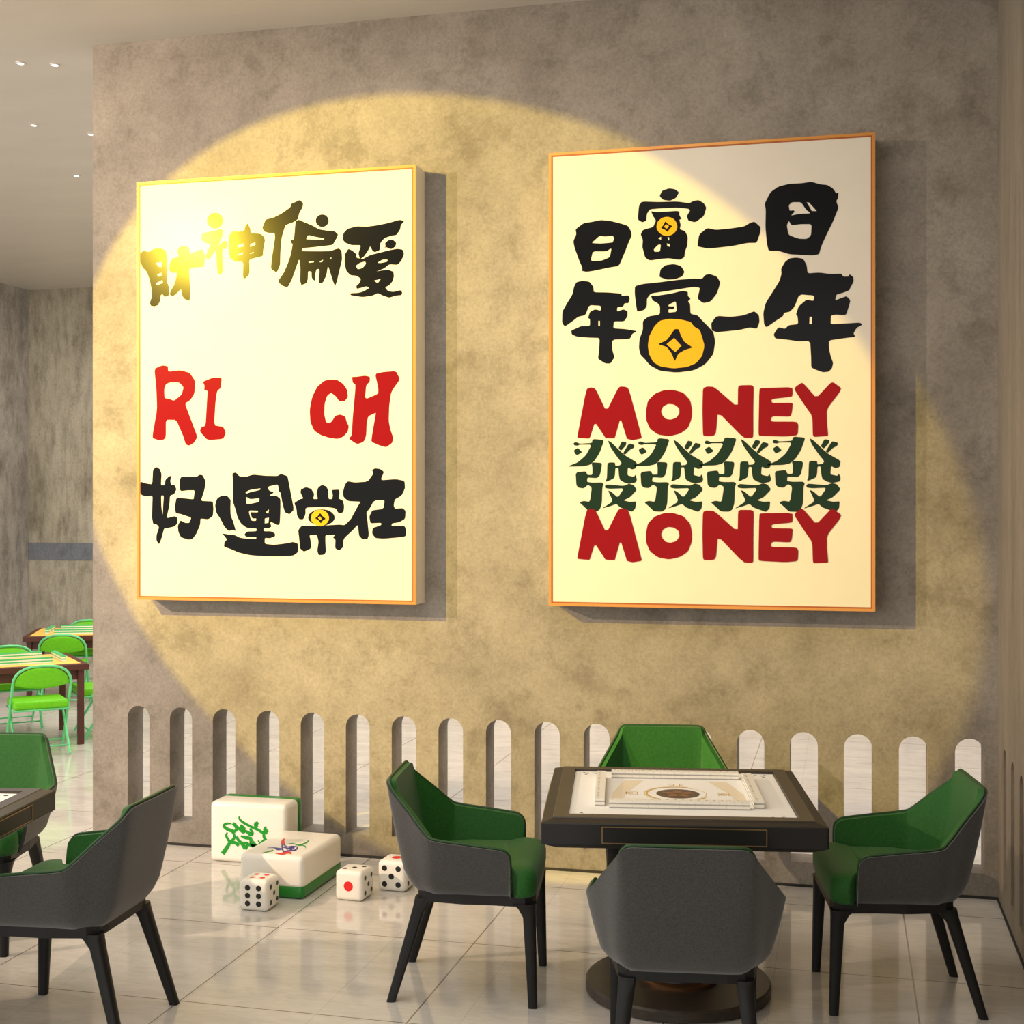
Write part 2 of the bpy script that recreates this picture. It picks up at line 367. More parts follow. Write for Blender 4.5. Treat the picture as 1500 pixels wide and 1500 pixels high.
# left poster, bottom row
print_part('brush_character', 'c', [
 ([(222,180),(258,155),(290,178),(305,225),(298,330),(335,330),(340,280),(375,245),(398,240),(388,290),(395,325),(430,330),(447,370),(425,415),(385,432),(380,520),(362,600),(355,645),(430,625),(455,640),(455,695),(430,725),(345,745),(330,742),(300,850),(280,897),(255,860),(255,810),(280,730),(255,705),(225,705),(212,640),(215,530),(218,430),(160,440),(110,425),(96,380),(105,295),(150,312),(215,322)],
  [[(300,430),(325,430),(318,540),(315,620),(303,540)]]),
 ([(475,290),(490,250),(600,248),(640,250),(665,230),(695,232),(728,295),(715,370),(700,420),(680,480),(795,485),(800,560),(795,625),(750,658),(675,650),(675,700),(640,790),(600,845),(560,853),(490,830),(465,780),(458,720),(485,665),(530,690),(570,690),(588,640),(540,625),(480,605),(440,600),(430,545),(445,450),(520,455),(610,465),(615,430),(620,380),(560,380),(480,388)],[])], K, PL)
print_part('brush_character', 'c', [
 ([(815,520),(835,455),(880,430),(930,430),(965,470),(962,540),(965,620),(990,680),(1015,770),(985,758),(945,770),(905,730),(870,660),(825,590)],[]),
 ([(980,215),(1015,208),(1048,245),(1110,250),(1180,228),(1300,240),(1410,242),(1445,222),(1500,240),(1511,256),(1532,370),(1570,565),(1527,609),(1483,592),(1462,522),(1440,402),(1425,390),(1415,322),(1320,345),(1330,380),(1380,400),(1330,430),(1400,430),(1440,460),(1440,560),(1435,690),(1420,715),(1345,680),(1345,700),(1355,725),(1330,742),(1280,742),(1280,770),(1350,770),(1388,790),(1388,820),(1340,838),(1290,835),(1290,890),(1380,900),(1500,885),(1560,872),(1604,885),(1612,930),(1604,975),(1560,1005),(1420,1012),(1280,1010),(1150,1000),(1040,975),(960,940),(900,920),(905,870),(930,850),(882,790),(940,800),(1000,805),(1060,835),(1200,845),(1215,830),(1110,825),(1095,800),(1120,772),(1210,770),(1212,745),(1120,740),(1065,700),(1030,640),(1010,560),(985,490),(985,300)],
  [[(1105,400),(1140,378),(1250,360),(1245,375),(1160,395),(1115,410)],[(1110,440),(1150,465),(1240,455),(1235,490),(1170,505),(1115,512)],[(1135,572),(1225,575),(1225,590),(1150,588),(1170,650),(1210,648),(1205,672),(1160,668)],[(1300,590),(1330,560),(1325,600)],[(1290,650),(1330,640),(1325,690),(1290,695)]])], K, PL)
print_part('brush_character', 'd', [
 ([(245,460),(300,425),(325,420),(300,370),(305,340),(350,320),(395,335),(422,380),(412,425),(455,425),(440,380),(455,325),(490,300),(530,315),(545,350),(548,425),(580,425),(585,390),(575,345),(640,342),(645,370),(635,420),(675,440),(685,490),(680,535),(655,555),(630,545),(612,510),(560,500),(450,498),(345,502),(345,560),(325,605),(290,605),(270,570),(265,510)],[]),
 (ell(485,588,117,72),[])], K, PL)
print_part('coin_print', 'd', [(ell(473,592,79,72),[])], M['ink_yellow'], PL, 1, label='orange coin print')
print_part('coin_star', 'd', [([(428,595),(455,575),(475,548),(495,575),(525,600),(500,612),(480,640),(462,615)],[[(455,590),(475,578),(488,602),(470,610)]])], K, PL, 2, label='black star outline on the coin')
print_part('brush_character', 'd', [
 ([(280,700),(310,660),(450,662),(560,655),(640,650),(690,655),(745,600),(760,570),(815,470),(830,450),(720,445),(680,410),(672,370),(690,300),(715,268),(780,280),(890,272),(940,205),(930,170),(955,155),(1000,160),(1035,185),(1005,260),(1140,250),(1215,265),(1220,330),(1190,395),(1130,430),(1120,480),(1130,510),(1200,505),(1225,530),(1220,600),(1170,630),(1105,640),(1100,662),(1215,660),(1230,700),(1225,755),(1150,765),(1030,775),(960,770),(930,730),(935,680),(1010,655),(1010,635),(915,640),(905,580),(930,525),(1030,512),(1040,435),(970,435),(940,450),(915,500),(880,545),(890,620),(902,740),(890,778),(845,780),(815,750),(805,650),(760,700),(680,775),(675,850),(640,880),(605,860),(608,780),(585,765),(605,740),(520,742),(520,800),(525,890),(510,915),(460,920),(448,880),(460,800),(445,742),(380,742),(390,790),(395,860),(330,890),(295,860),(290,780)],[])], K, PL)
# RICH
R_ = M['ink_red']
print_part('red_letter', 'e', [([(130,650),(190,625),(230,632),(232,672),(320,660),(390,680),(430,740),(425,830),(395,880),(355,905),(390,1000),(447,1150),(420,1195),(385,1215),(360,1205),(340,1140),(290,1025),(215,1025),(215,1150),(200,1170),(165,1175),(118,1160),(118,1130),(150,950),(145,800)],
  [[(215,765),(240,752),(310,750),(345,785),(330,840),(275,885),(240,870),(205,865),(203,800)]])], R_, PL)
print_part('red_letter', 'e', [([(485,745),(560,715),(625,715),(618,790),(590,815),(578,900),(568,1065),(635,1075),(655,1120),(635,1165),(520,1175),(462,1110),(475,1078),(505,1068),(515,900),(520,810),(495,808),(498,775)],[])], R_, PL)
print_part('red_letter', 'f', [([(570,515),(640,520),(700,560),(740,620),(748,690),(715,735),(660,735),(630,690),(580,650),(540,680),(515,760),(512,870),(530,945),(570,950),(590,930),(620,880),(670,865),(720,885),(735,940),(757,985),(745,1040),(700,1090),(640,1112),(560,1100),(480,1075),(410,1030),(372,940),(365,820),(390,690),(440,590),(510,530)],[])], R_, PL)
print_part('red_letter', 'f', [([(788,490),(830,490),(920,478),(968,490),(965,540),(930,575),(918,715),(1050,660),(1050,600),(1018,460),(1100,442),(1228,432),(1268,515),(1180,640),(1160,780),(1155,930),(1170,1010),(1200,1100),(1190,1150),(1130,1195),(1060,1175),(980,1140),(990,1060),(1025,860),(1025,850),(950,885),(935,960),(930,1080),(905,1140),(840,1165),(755,1110),(785,1075),(795,900),(825,570),(795,550)],[])], R_, PL)
# right poster
print_part('brush_character', 'g', [([(258,575),(330,520),(400,510),(480,493),(560,500),(660,525),(720,545),(745,590),(752,630),(725,690),(690,780),(640,898),(560,910),(420,940),(355,950),(315,942),(318,915),(290,850),(250,740),(238,680),(265,620)],
  [[(400,695),(470,632),(520,640),(585,630),(598,655),(585,690),(545,695),(480,700),(430,698)],[(410,770),(530,770),(575,740),(560,820),(490,850),(400,855),(395,835)]])], K, PR)
print_part('brush_character', 'g', [
 ([(995,285),(1020,235),(1080,215),(1130,222),(1168,250),(1140,300),(1090,325),(1030,318)],[]),
 ([(805,490),(815,370),(840,330),(1000,335),(1150,330),(1260,345),(1295,325),(1340,318),(1385,345),(1408,385),(1385,460),(1310,515),(1250,500),(1235,460),(1265,410),(1250,395),(1150,385),(1000,392),(910,400),(885,440),(880,500),(845,515)],[]),
 ([(920,415),(970,425),(1170,412),(1170,450),(1190,485),(1170,490),(1182,535),(1175,575),(1220,590),(1245,640),(1240,720),(1220,770),(1215,820),(1175,845),(1080,830),(1010,835),(910,850),(870,825),(855,770),(845,730),(850,670),(830,620),(850,580),(940,555),(965,500),(940,460)],
  [[(945,750),(985,710),(1008,710),(1000,772),(950,772)],[(1060,700),(1085,705),(1088,730),(1065,722)],[(985,655),(1010,640),(1010,668)],[(1068,640),(1082,650),(1080,672),(1070,668)]])], K, PR)
print_part('coin_print', 'g', [(ell(1062,550,91,83),[])], M['ink_yellow'], PR, 1, label='small orange coin print')
print_part('coin_star', 'g', [([(1008,565),(1030,540),(1048,505),(1072,530),(1112,548),(1085,570),(1068,600),(1045,580)],[[(1035,553),(1055,530),(1080,550),(1060,572)]])], K, PR, 2, label='black star outline on the small coin')
print_part('brush_character', 'h', [([(-110,710),(-95,620),(-25,563),(50,580),(180,568),(300,550),(350,520),(390,507),(445,555),(443,600),(410,695),(330,695),(200,722),(60,738),(-20,745),(-105,728)],[])], K, PR)
print_part('brush_character', 'h', [([(480,350),(530,250),(600,200),(700,175),(810,170),(890,157),(970,180),(1030,185),(1080,215),(1110,260),(1130,250),(1125,300),(1110,330),(1130,385),(1080,510),(1030,610),(980,720),(958,795),(900,805),(800,800),(700,795),(600,765),(515,765),(500,700),(487,560),(490,400)],
  [[(692,365),(720,337),(800,337),(845,405),(885,435),(780,440),(710,455),(745,420),(735,408),(700,412)],[(850,338),(870,340),(938,415),(895,415)],[(675,540),(692,500),(715,540),(800,530),(893,530),(888,630),(850,660),(780,658),(690,625)]])], K, PR)
print_part('brush_character', 'i', [([(245,240),(265,200),(320,187),(380,195),(415,240),(418,288),(540,290),(660,300),(665,322),(725,315),(735,345),(722,385),(690,385),(675,415),(625,420),(622,458),(680,438),(715,455),(715,500),(685,545),(595,545),(590,605),(700,612),(800,630),(755,655),(735,700),(580,705),(580,790),(600,860),(565,915),(520,915),(455,875),(465,800),(470,690),(380,688),(270,680),(225,660),(220,625),(265,605),(310,585),(385,585),(385,525),(368,515),(385,460),(430,438),(480,450),(482,408),(378,402),(345,490),(280,505),(230,545),(165,590),(140,560),(142,460),(180,390),(230,310)],
  [[(458,540),(472,540),(472,585),(458,585)]])], K, PR)
print_part('brush_character', 'i', [
 ([(995,150),(1005,85),(1050,50),(1120,40),(1180,55),(1200,80),(1215,110),(1195,150),(1130,175),(1060,178),(1010,160)],[]),
 ([(780,235),(850,215),(1000,200),(1150,180),(1290,168),(1370,170),(1400,135),(1440,128),(1500,150),(1530,200),(1520,240),(1500,300),(1445,370),(1380,385),(1330,345),(1345,280),(1350,250),(1300,240),(1150,265),(1020,285),(920,300),(885,345),(885,410),(860,445),(800,460),(790,400),(778,300)],[]),
 ([(920,318),(970,320),(1100,300),(1200,275),(1245,285),(1245,320),(1270,345),(1245,370),(1265,390),(1268,478),(1330,490),(1365,530),(1420,585),(1470,640),(1485,720),(1470,830),(1400,920),(1300,975),(1150,995),(1000,980),(910,930),(870,880),(830,840),(815,780),(820,700),(850,620),(850,540),(900,500),(1000,485),(1000,410),(980,385),(935,360)],
  [[(1075,400),(1140,365),(1148,460),(1075,468),(1075,438),(1120,438),(1130,412),(1075,412)]])], K, PR)
print_part('coin_print', 'i', [([(895,760),(905,680),(950,590),(1000,540),(1080,522),(1180,528),(1270,550),(1300,590),(1350,620),(1370,680),(1392,760),(1370,850),(1320,910),(1240,945),(1120,958),(1000,940),(940,900),(905,830)],[])], M['ink_yellow'], PR, 1, label='large yellow coin print')
print_part('coin_star', 'i', [([(980,745),(1060,710),(1110,640),(1130,612),(1165,612),(1185,670),(1215,725),(1290,775),(1220,795),(1160,830),(1130,900),(1105,830),(1060,770)],[[(1058,745),(1125,690),(1190,760),(1135,815)]])], K, PR, 2, label='black star outline on the large coin')
print_part('brush_character', 'j', [([(10,560),(50,505),(80,497),(180,505),(290,492),(350,470),(390,455),(430,490),(435,550),(412,610),(350,598),(260,620),(140,632),(60,640),(15,625)],[])], K, PR)
print_part('brush_character', 'j', [([(625,80),(660,20),(700,-10),(760,-17),(820,-5),(850,50),(858,122),(960,115),(1060,128),(1155,125),(1170,150),(1220,150),(1225,128),(1260,155),(1262,195),(1235,245),(1225,270),(1180,290),(1110,310),(1100,360),(1150,340),(1200,322),(1235,360),(1215,430),(1195,490),(1100,485),(1062,495),(1060,570),(1200,562),(1320,555),(1338,575),(1290,600),(1260,650),(1280,680),(1160,695),(1045,712),(1045,780),(1060,850),(1082,910),(1070,960),(1040,988),(990,992),(930,970),(890,950),(888,850),(880,718),(770,720),(700,708),(610,698),(575,695),(558,660),(600,595),(660,610),(690,578),(775,568),(770,500),(755,485),(780,410),(850,352),(910,365),(915,318),(785,308),(740,420),(700,460),(650,470),(640,500),(570,545),(495,598),(475,570),(468,470),(490,380),(560,270),(610,190),(628,130)],
  [[(875,505),(895,505),(895,568),(872,568)]])], K, PR)
MONEY = [
 ('k', [([(265,870),(310,852),(355,865),(465,1100),(580,870),(605,850),(660,855),(690,880),(818,1360),(810,1375),(725,1390),(670,1375),(660,1340),(605,1165),(550,1360),(540,1368),(455,1362),(445,1345),(350,1200),(300,1355),(290,1365),(178,1355),(175,1340)],[])]),
 ('k', [([(860,1100),(880,1000),(950,930),(1040,897),(1130,895),(1230,925),(1300,1000),(1320,1090),(1318,1180),(1280,1280),(1200,1335),(1090,1360),(980,1340),(900,1280),(862,1190)],[[(1010,1110),(1030,1060),(1080,1035),(1140,1042),(1190,1080),(1195,1130),(1165,1175),(1110,1193),(1060,1185),(1025,1150)]])]),
 ('l', [([(-3,885),(40,870),(110,875),(345,1085),(348,880),(370,865),(480,865),(505,880),(500,1100),(500,1380),(485,1395),(400,1390),(145,1125),(128,1330),(110,1360),(80,1368),(5,1365),(-3,1340),(-8,1100)],[])]),
 ('l', [([(560,910),(580,898),(890,895),(893,960),(885,992),(700,1008),(680,1020),(685,1040),(700,1048),(880,1050),(895,1060),(885,1150),(870,1190),(700,1182),(680,1195),(675,1228),(700,1235),(930,1240),(950,1270),(945,1360),(930,1378),(820,1388),(560,1375),(552,1350)],[])]),
 ('l', [([(910,920),(925,890),(985,852),(1010,870),(1130,1010),(1270,862),(1300,855),(1378,915),(1360,960),(1235,1120),(1235,1250),(1248,1385),(1235,1392),(1110,1398),(1095,1385),(1090,1190),(1000,1060)],[])])]
dz = on_plane_y(855, 642.7, PY).z - on_plane_y(855, 820.2, PY).z
for key, sh in MONEY:
    print_part('red_letter', key, sh, R_, PR, 1, (0, dz)); print_part('red_letter', key, sh, R_, PR, 2)
FA = [
 ([(135,205),(150,188),(170,190),(200,203),(320,196),(325,165),(345,157),(430,165),(438,180),(400,290),(350,370),(300,415),(240,430),(70,434),(180,390),(260,320),(318,214),(200,214),(175,225),(145,220)],[]),
 ([(140,270),(180,245),(225,290),(170,320),(150,300)],[]),
 ([(480,170),(520,195),(590,265),(650,320),(770,390),(760,450),(720,462),(680,440),(675,520),(740,535),(755,512),(770,560),(760,590),(690,605),(640,590),(600,565),(590,520),(585,445),(555,445),(550,520),(540,550),(465,585),(458,575),(470,550),(475,400),(500,390),(550,392),(555,425),(600,420),(618,395),(560,320),(500,230)],[]),
 ([(585,250),(620,180),(665,190),(660,220),(612,275)],[]), ([(630,300),(690,200),(745,215),(740,245),(700,265),(650,315)],[]),
 ([(318,400),(335,390),(410,395),(420,410),(415,450),(400,520),(370,548),(275,542),(272,585),(325,592),(420,590),(437,608),(425,640),(420,800),(400,860),(370,882),(290,880),(250,840),(195,790),(240,775),(300,785),(320,640),(280,615),(240,650),(190,645),(165,620),(158,490),(260,478),(275,515),(325,515),(325,440)],[]),
 ([(450,625),(470,610),(640,625),(690,603),(735,615),(770,665),(700,740),(635,770),(700,785),(762,780),(755,850),(720,885),(680,870),(600,840),(565,805),(500,830),(420,852),(530,780),(480,670),(510,680),(580,742),(640,650),(500,655),(455,648)],[])]
for k in range(4):
    print_part('green_character', 'k', FA, M['ink_green'], PR, 0, (.304 * k, 0))

# ------------------------------------------------------------------ armchair
def armchair(label, group):
    t = thing('armchair', label, 'chair', group=group)
    half = [((0, -.205, .380), (0, -.285, .770)), ((.10, -.205, .380), (.12, -.284, .770)), ((.150, -.203, .380), (.168, -.281, .768)),
            ((.176, -.195, .380), (.192, -.272, .752)), ((.200, -.175, .380), (.208, -.250, .726)), ((.216, -.145, .380), (.245, -.190, .668)),
            ((.234, -.11, .380), (.286, -.125, .603)), ((.239, -.07, .380), (.297, -.085, .586)), ((.243, .03, .380), (.294, .03, .572)),
            ((.245, .09, .380), (.291, .110, .562)), ((.246, .135, .380), (.288, .145, .556)), ((.247, .158, .380), (.286, .163, .543)),
            ((.247, .165, .380), (.283, .171, .522)), ((.247, .169, .380), (.274, .173, .46)), ((.247, .170, .380), (.250, .172, .395))]
    full = [((-b[0], b[1], b[2]), (-r[0], r[1], r[2])) for b, r in half[:0:-1]] + half
    B = catmull([b for b, r in full], 4); R = catmull([r for b, r in full], 4)
    n_ = len(B); mid = [(a + b) / 2 for a, b in zip(B, R)]
    nor = []
    for i in range(n_):
        # plan normal from a smoothed tangent, pointing outwards
        a = mid[max(i - 2, 0)]; b = mid[min(i + 2, n_ - 1)]; tt = b - a; tt.z = 0
        if i < 14: tt = Vector((0, -1, 0)) if tt.length < .03 or mid[i].y > .10 else tt
        if i > n_ - 15: tt = Vector((0, 1, 0)) if tt.length < .03 or mid[i].y > .10 else tt
        tt.normalize(); nor.append(Vector((tt.y, -tt.x, 0)))
    T = [0, .04, .1, .2, .35, .5, .65, .8, .92, 1]
    def P(i, tv, off, dz=0):
        p = B[i].lerp(R[i], tv); n0 = nor[i]
        low = max(0, 1 - tv / .22); bul = .005 * math.sin(PI * tv)
        p = p + n0 * (bul - .032 * low * low - off)
        p.z += dz * tv - .0 ; return p
    def sheet(o1, o2, dz1, dz2, t0=0):
        verts, faces = [], []; TT = [t0 + (1 - t0) * q for q in T]; m_ = len(TT)
        for off, dz in ((o1, dz1), (o2, dz2)):
            for i in range(n_):
                for tv in TT: verts.append(P(i, tv, off, dz))
        S = n_ * m_
        for i in range(n_ - 1):
            for j in range(m_ - 1):
                a = i * m_ + j; faces.append((a, a + m_, a + m_ + 1, a + 1)); faces.append((S + a, S + a + 1, S + a + m_ + 1, S + a + m_))
            a = i * m_ + m_ - 1; faces.append((a, a + m_, S + a + m_, S + a))
            a = i * m_; faces.append((a, S + a, S + a + m_, a + m_))
        for i in (0, n_ - 1):
            for j in range(m_ - 1):
                a = i * m_ + j; faces.append((a, a + 1, S + a + 1, S + a))
        return verts, faces
    v, f = sheet(0, .011, 0, 0)
    o = obj('outer_shell', v, f, M['shell'], t, True); o.data.set_sharp_from_angle(angle=math.radians(50)); o['label'] = 'charcoal grey fabric shell'
    v, f = sheet(.0115, .034, .003, .001, .22)
    o = obj('inner_back', v, f, M['green'], t, True); o.data.set_sharp_from_angle(angle=math.radians(50)); o['label'] = 'green upholstered inside of the back and arms'
    bobj('piping', tube([P(i, 1, .0115, .004) for i in range(n_)], .0052, 8), M['green_dark'], t, True)
    # seat cushion
    out = []
    def hw(y): s = min(1, max(0, (y - .168) / .03)); s = s * s * (3 - 2 * s); return .205 + .050 * s - .45 * max(0, -.03 - y)
    ys = [-.15 + .03 * k for k in range(11)] + [.168, .176, .184, .192, .198, .203]
    side = [(hw(y), y) for y in sorted(ys)]
    cr = [(.255 - .055 * (1 - math.cos(a)), .205 + .055 * math.sin(a)) for a in [PI / 2 * k / 6 for k in range(1, 7)]]
    right = side + cr + [(.10, .264), (0, .266)]
    outline = right + [(-x, y) for x, y in right[-2::-1]] + [(-.11, -.162), (0, -.165), (.11, -.162)]
    lv = [(.385, .014), (.392, .004), (.41, 0), (.445, 0), (.463, .006), (.475, .018), (.483, .04), (.487, .075), (.489, .12)]
    V, F = [], []; m_ = len(outline)
    for z, ins in lv:
        for x, y in outline:
            cx, cy = 0, .05; d = Vector((x - cx, y - cy)); l_ = d.length; d = d * ((l_ - ins) / l_); V.append((cx + d.x, cy + d.y, z))
    for k in range(len(lv) - 1):
        for i in range(m_): F.append((k * m_ + i, k * m_ + (i + 1) % m_, (k + 1) * m_ + (i + 1) % m_, (k + 1) * m_ + i))
    F.append(tuple(range(m_))[::-1]); F.append(tuple((len(lv) - 1) * m_ + i for i in range(m_)))
    o = obj('seat_cushion', V, F, M['green'], t, True); o['label'] = 'green seat cushion with rounded front'
    # frame
    b = bmesh.new(); pr = [(.222 + .012 * (y > .1), y) for y in (-.13, .0, .1, .22)]
    ol = [(.12, -.172), (.172, -.165), (.200, -.135)] + pr[1:] + [(.215, .245), (.18, .254)]; ol = ol + [(-x, y) for x, y in ol[::-1]]
    lo = [b.verts.new((x, y, .352)) for x, y in ol]; hi = [b.verts.new((x, y, .386)) for x, y in ol]
    b.faces.new(lo[::-1]); b.faces.new(hi)
    for i in range(len(ol)): j = (i + 1) % len(ol); b.faces.new((lo[i], lo[j], hi[j], hi[i]))
    bobj('seat_frame', b, M['black_wood'], t)
    for sx_ in (-1, 1):
        for (tx, ty, fx, fy, wy) in ((.212, .232, .217, .246, 1), (.170, -.150, .208, -.256, -1)):
            V, F = [], []
            secs = [(0, .016, .016), (.12, .0185, .0185), (.25, .022, .0215), (.315, .0245, .023), (.345, .027, .032), (.362, .029, .043)]
            for z, rx, ry in secs:
                q = z / .362; cx = (fx + (tx - fx) * q) * sx_; cy = fy + (ty - fy) * q - wy * max(0, ry - .023) * .8
                for k in range(12):
                    a = 2 * PI * k / 12; c_, s_ = math.cos(a), math.sin(a)
                    V.append((cx + rx * math.copysign(abs(c_) ** .55, c_), cy + ry * math.copysign(abs(s_) ** .55, s_), z))
            for k in range(len(secs) - 1):
                for i in range(12): F.append((k * 12 + i, k * 12 + (i + 1) % 12, k * 12 + 12 + (i + 1) % 12, k * 12 + 12 + i))
            F.append(tuple(range(12))[::-1]); F.append(tuple(len(V) - 12 + i for i in range(12)))
            o = obj('leg', V, F, M['black_wood'], t, True); o.data.set_sharp_from_angle(angle=math.radians(40))
    return t
AG = 'green and charcoal armchairs at the mahjong tables'
chair0 = armchair('', AG)
def place(first, x, y, deg, label, used=[]):
    o = first if first.name not in used else copy_tree(first)
    used.append(first.name); o.location = (x, y, 0); o.rotation_euler = (0, 0, math.radians(deg)); o['label'] = label; return o
place(chair0, -1.322, 4.73, -82, 'green and charcoal armchair left of the right mahjong table, facing right')
place(chair0, .178, 4.985, 99, 'green and charcoal armchair at the right side of the mahjong table beside the right wall')
place(chair0, -.47, 4.10, 8, 'charcoal backed armchair in front of the right table, seen from behind')
place(chair0, -.735, 5.645, 189, 'armchair behind the right table with only its green back showing over the table top')
place(chair0, -2.516, 4.056, 94, 'armchair at the right side of the cropped left table, its charcoal back turned to us')
place(chair0, -3.42, 4.77, 192, 'armchair behind the cropped left table, its green back cut by the photo edge')

# ------------------------------------------------------------------ mahjong tables
def flat_ring(r0, r1, a0, a1, z, n=40, sy=1):
    V = [(r * math.cos(math.radians(a0 + (a1 - a0) * k / n)), sy * r * math.sin(math.radians(a0 + (a1 - a0) * k / n)), z) for k in range(n + 1) for r in (r0, r1)]
    F = [(2 * k, 2 * k + 1, 2 * k + 3, 2 * k + 2) for k in range(n)]; return V, F
def bars(lst, z, w=.004):
    V, F = [], []
    for (x0, y0, x1, y1) in lst:
        d = Vector((x1 - x0, y1 - y0)); d.normalize(); nn = Vector((-d.y, d.x)) * w / 2; k = len(V)
        V += [(x0 + nn.x, y0 + nn.y, z), (x1 + nn.x, y1 + nn.y, z), (x1 - nn.x, y1 - nn.y, z), (x0 - nn.x, y0 - nn.y, z)]; F.append((k, k + 1, k + 2, k + 3)); z += .00002
    return V, F
def mahjong_table(label, x, y, deg):
    t = thing('mahjong_table', label, 'table', (x, y, 0), math.radians(deg), 'pedestal mahjong tables')
    H2, IN, FE, c = .467, .428, .382, .022
    def oct_(h, c): return [(h - c, -h), (h, -h + c), (h, h - c), (h - c, h), (-h + c, h), (-h, h - c), (-h, -h + c), (-h + c, -h)]
    def loft(name, levels, mt, cap0=True, cap1=True):
        V, F = [], []
        for h, c_, z in levels: V += [(a, b, z) for a, b in oct_(h, c_)]
        for k in range(len(levels) - 1):
            for i in range(8): F.append((k * 8 + i, k * 8 + (i + 1) % 8, k * 8 + 8 + (i + 1) % 8, k * 8 + 8 + i))
        if cap0: F.append(tuple(range(8))[::-1])
        if cap1: F.append(tuple(len(V) - 8 + i for i in range(8)))
        return obj(name, V, F, mt, t)
    loft('table_body', [(.445, .03, .618), (.462, .02, .628), (H2, .006, .634), (H2, .006, .700), (H2 - .003, .008, .7035), (IN + .003, .002, .7125)], M['table_black'], True, False)
    loft('table_rim', [(IN + .003, .002, .7126), (IN, .002, .716), (FE, .001, .716), (FE - .001, .001, .704)], M['table_wood'], False, True)
    fe = bobj('play_surface', box_bm(-FE + .002, FE - .002, -FE + .002, FE - .002, .7042, .7062), M['felt'], t); fe['label'] = 'ivory printed playing surface'
    z = .7066
    V, F = flat_ring(0.0001, .078, 0, 360, z); o = obj('centre_disc', V, F, M['felt_disc'], fe)
    for k in range(5):
        a = math.radians(90 + 72 * k); V = []
        for i in range(14):
            b_ = 2 * PI * i / 14; px_, py_ = .034 + .024 * math.cos(b_), .016 * math.sin(b_)
            V.append((px_ * math.cos(a) - py_ * math.sin(a), px_ * math.sin(a) + py_ * math.cos(a), z + .0004))
        obj('petal_print', V, [tuple(range(14))], M['felt_leaf'], fe)
    V, F = flat_ring(.108, .116, 60, 330, z); V2, F2 = flat_ring(.119, .122, 70, 290, z); V3, F3 = flat_ring(.101, .1035, -50, 70, z)
    F2 = [tuple(i + len(V) for i in f) for f in F2]; F3 = [tuple(i + len(V) + len(V2) for i in f) for f in F3]
    obj('ring_print', V + V2 + V3, F + F2 + F3, M['felt_gold'], fe)
    north = [(-.012, .02, -.012, -.02), (-.012, .004, -.026, .004), (-.012, -.012, -.028, -.016), (.008, .02, .008, -.016), (.008, -.016, .026, -.016), (.026, -.016, .026, -.008), (.008, .006, .024, .012)]
    west = [(-.022, .02, .022, .02), (-.02, .01, .02, .01), (-.02, .01, -.02, -.02), (.02, .01, .02, -.02), (-.02, -.02, .02, -.02), (-.006, .02, -.006, -.004), (.007, .02, .007, -.004)]
    east = [(0, .024, 0, -.024), (-.022, .017, .022, .017), (-.015, .009, .015, .009), (-.015, .009, -.015, -.007), (.015, .009, .015, -.007), (-.015, .001, .015, .001), (-.015, -.007, .015, -.007), (0, -.007, -.022, -.022), (0, -.007, .022, -.022)]
    south = [(0, .024, 0, .008), (-.016, .017, .016, .017), (-.02, .008, .02, .008), (-.02, .008, -.02, -.022), (.02, .008, .02, -.022), (-.01, -.002, .01, -.002), (-.012, -.010, .012, -.010), (0, -.002, 0, -.02)]
    for gl, a, cx, cy in ((north, 180, 0, .150), (west, 90, -.165, 0), (east, -90, .165, 0), (south, 0, 0, -.150)):
        a = math.radians(a); rr = lambda px_, py_: (px_ * math.cos(a) - py_ * math.sin(a) + cx, px_ * math.sin(a) + py_ * math.cos(a) + cy)
        V, F = bars([rr(p, q) + rr(r_, s) for p, q, r_, s in gl], z); obj('direction_character', V, F, M['felt_gold'], fe)
    for s in (-1, 1):
        V = [(s * .225, .215, z), (s * .185, .215, z), (s * .205, -.19, z), (s * .245, -.19, z)]
        V = [(s * .12, .225, z), (s * .19, .225, z), (s * .235, .0, z), (s * .235, -.16, z), (s * .20, -.16, z), (s * .185, 0, z)]
        obj('tan_print', V, [tuple(range(6))], M['felt_tan'], fe)
    for sx_ in (-1, 1):
        for sy_ in (-1, 1):
            V, F = [], []
            for (dx, dy, r) in ((.0, 0, .009), (-.024, .006, .006), (.004, -.022, .006), (-.034, -.004, .005), (.012, .012, .005)):
                k = len(V); V += [(sx_ * (.335 + dx * 1) + r * math.cos(2 * PI * i / 10), sy_ * (.345 + dy) + r * .8 * math.sin(2 * PI * i / 10), z) for i in range(10)]
                F.append(tuple(range(k, k + 10)))
            obj('corner_print', V, F, M['ink_black'], fe)
    # drawers on the four sides
    for k in range(4):
        a = k * PI / 2; Rm = Matrix.Rotation(a, 4, 'Z')
        b = box_bm(-.265, .265, -H2 - .002, -H2 + .004, .640, .694); bmesh.ops.transform(b, matrix=Rm, verts=b.verts)
        d = bobj('drawer', b, M['table_black'], t)
        b = bmesh.new()
        for q in ((-.268, .268, .692, .695), (-.268, .268, .639, .642), (-.268, -.265, .639, .695), (.265, .268, .639, .695)):
            box_bm(q[0], q[1], -H2 - .0035, -H2 - .001, q[2], q[3], bm=b)
        bmesh.ops.transform(b, matrix=Rm, verts=b.verts); o = bobj('drawer_trim', b, M['gold_line'], d); o['label'] = 'thin brass outline'
    bobj('column', lathe([(.125, .06), (.115, .10), (.11, .35), (.14, .56), (.20, .615), (.20, .62)]), M['table_black'], t, True, sharp=35)
    bobj('column_collar', lathe([(.145, .044), (.145, .056), (.138, .062), (.12, .064)]), M['bronze'], t, True, sharp=35)
    bobj('base_disc', lathe([(.320, 0), (.332, .006), (.332, .036), (.326, .044)], 72), M['table_wood'], t, True, sharp=35)
    return t
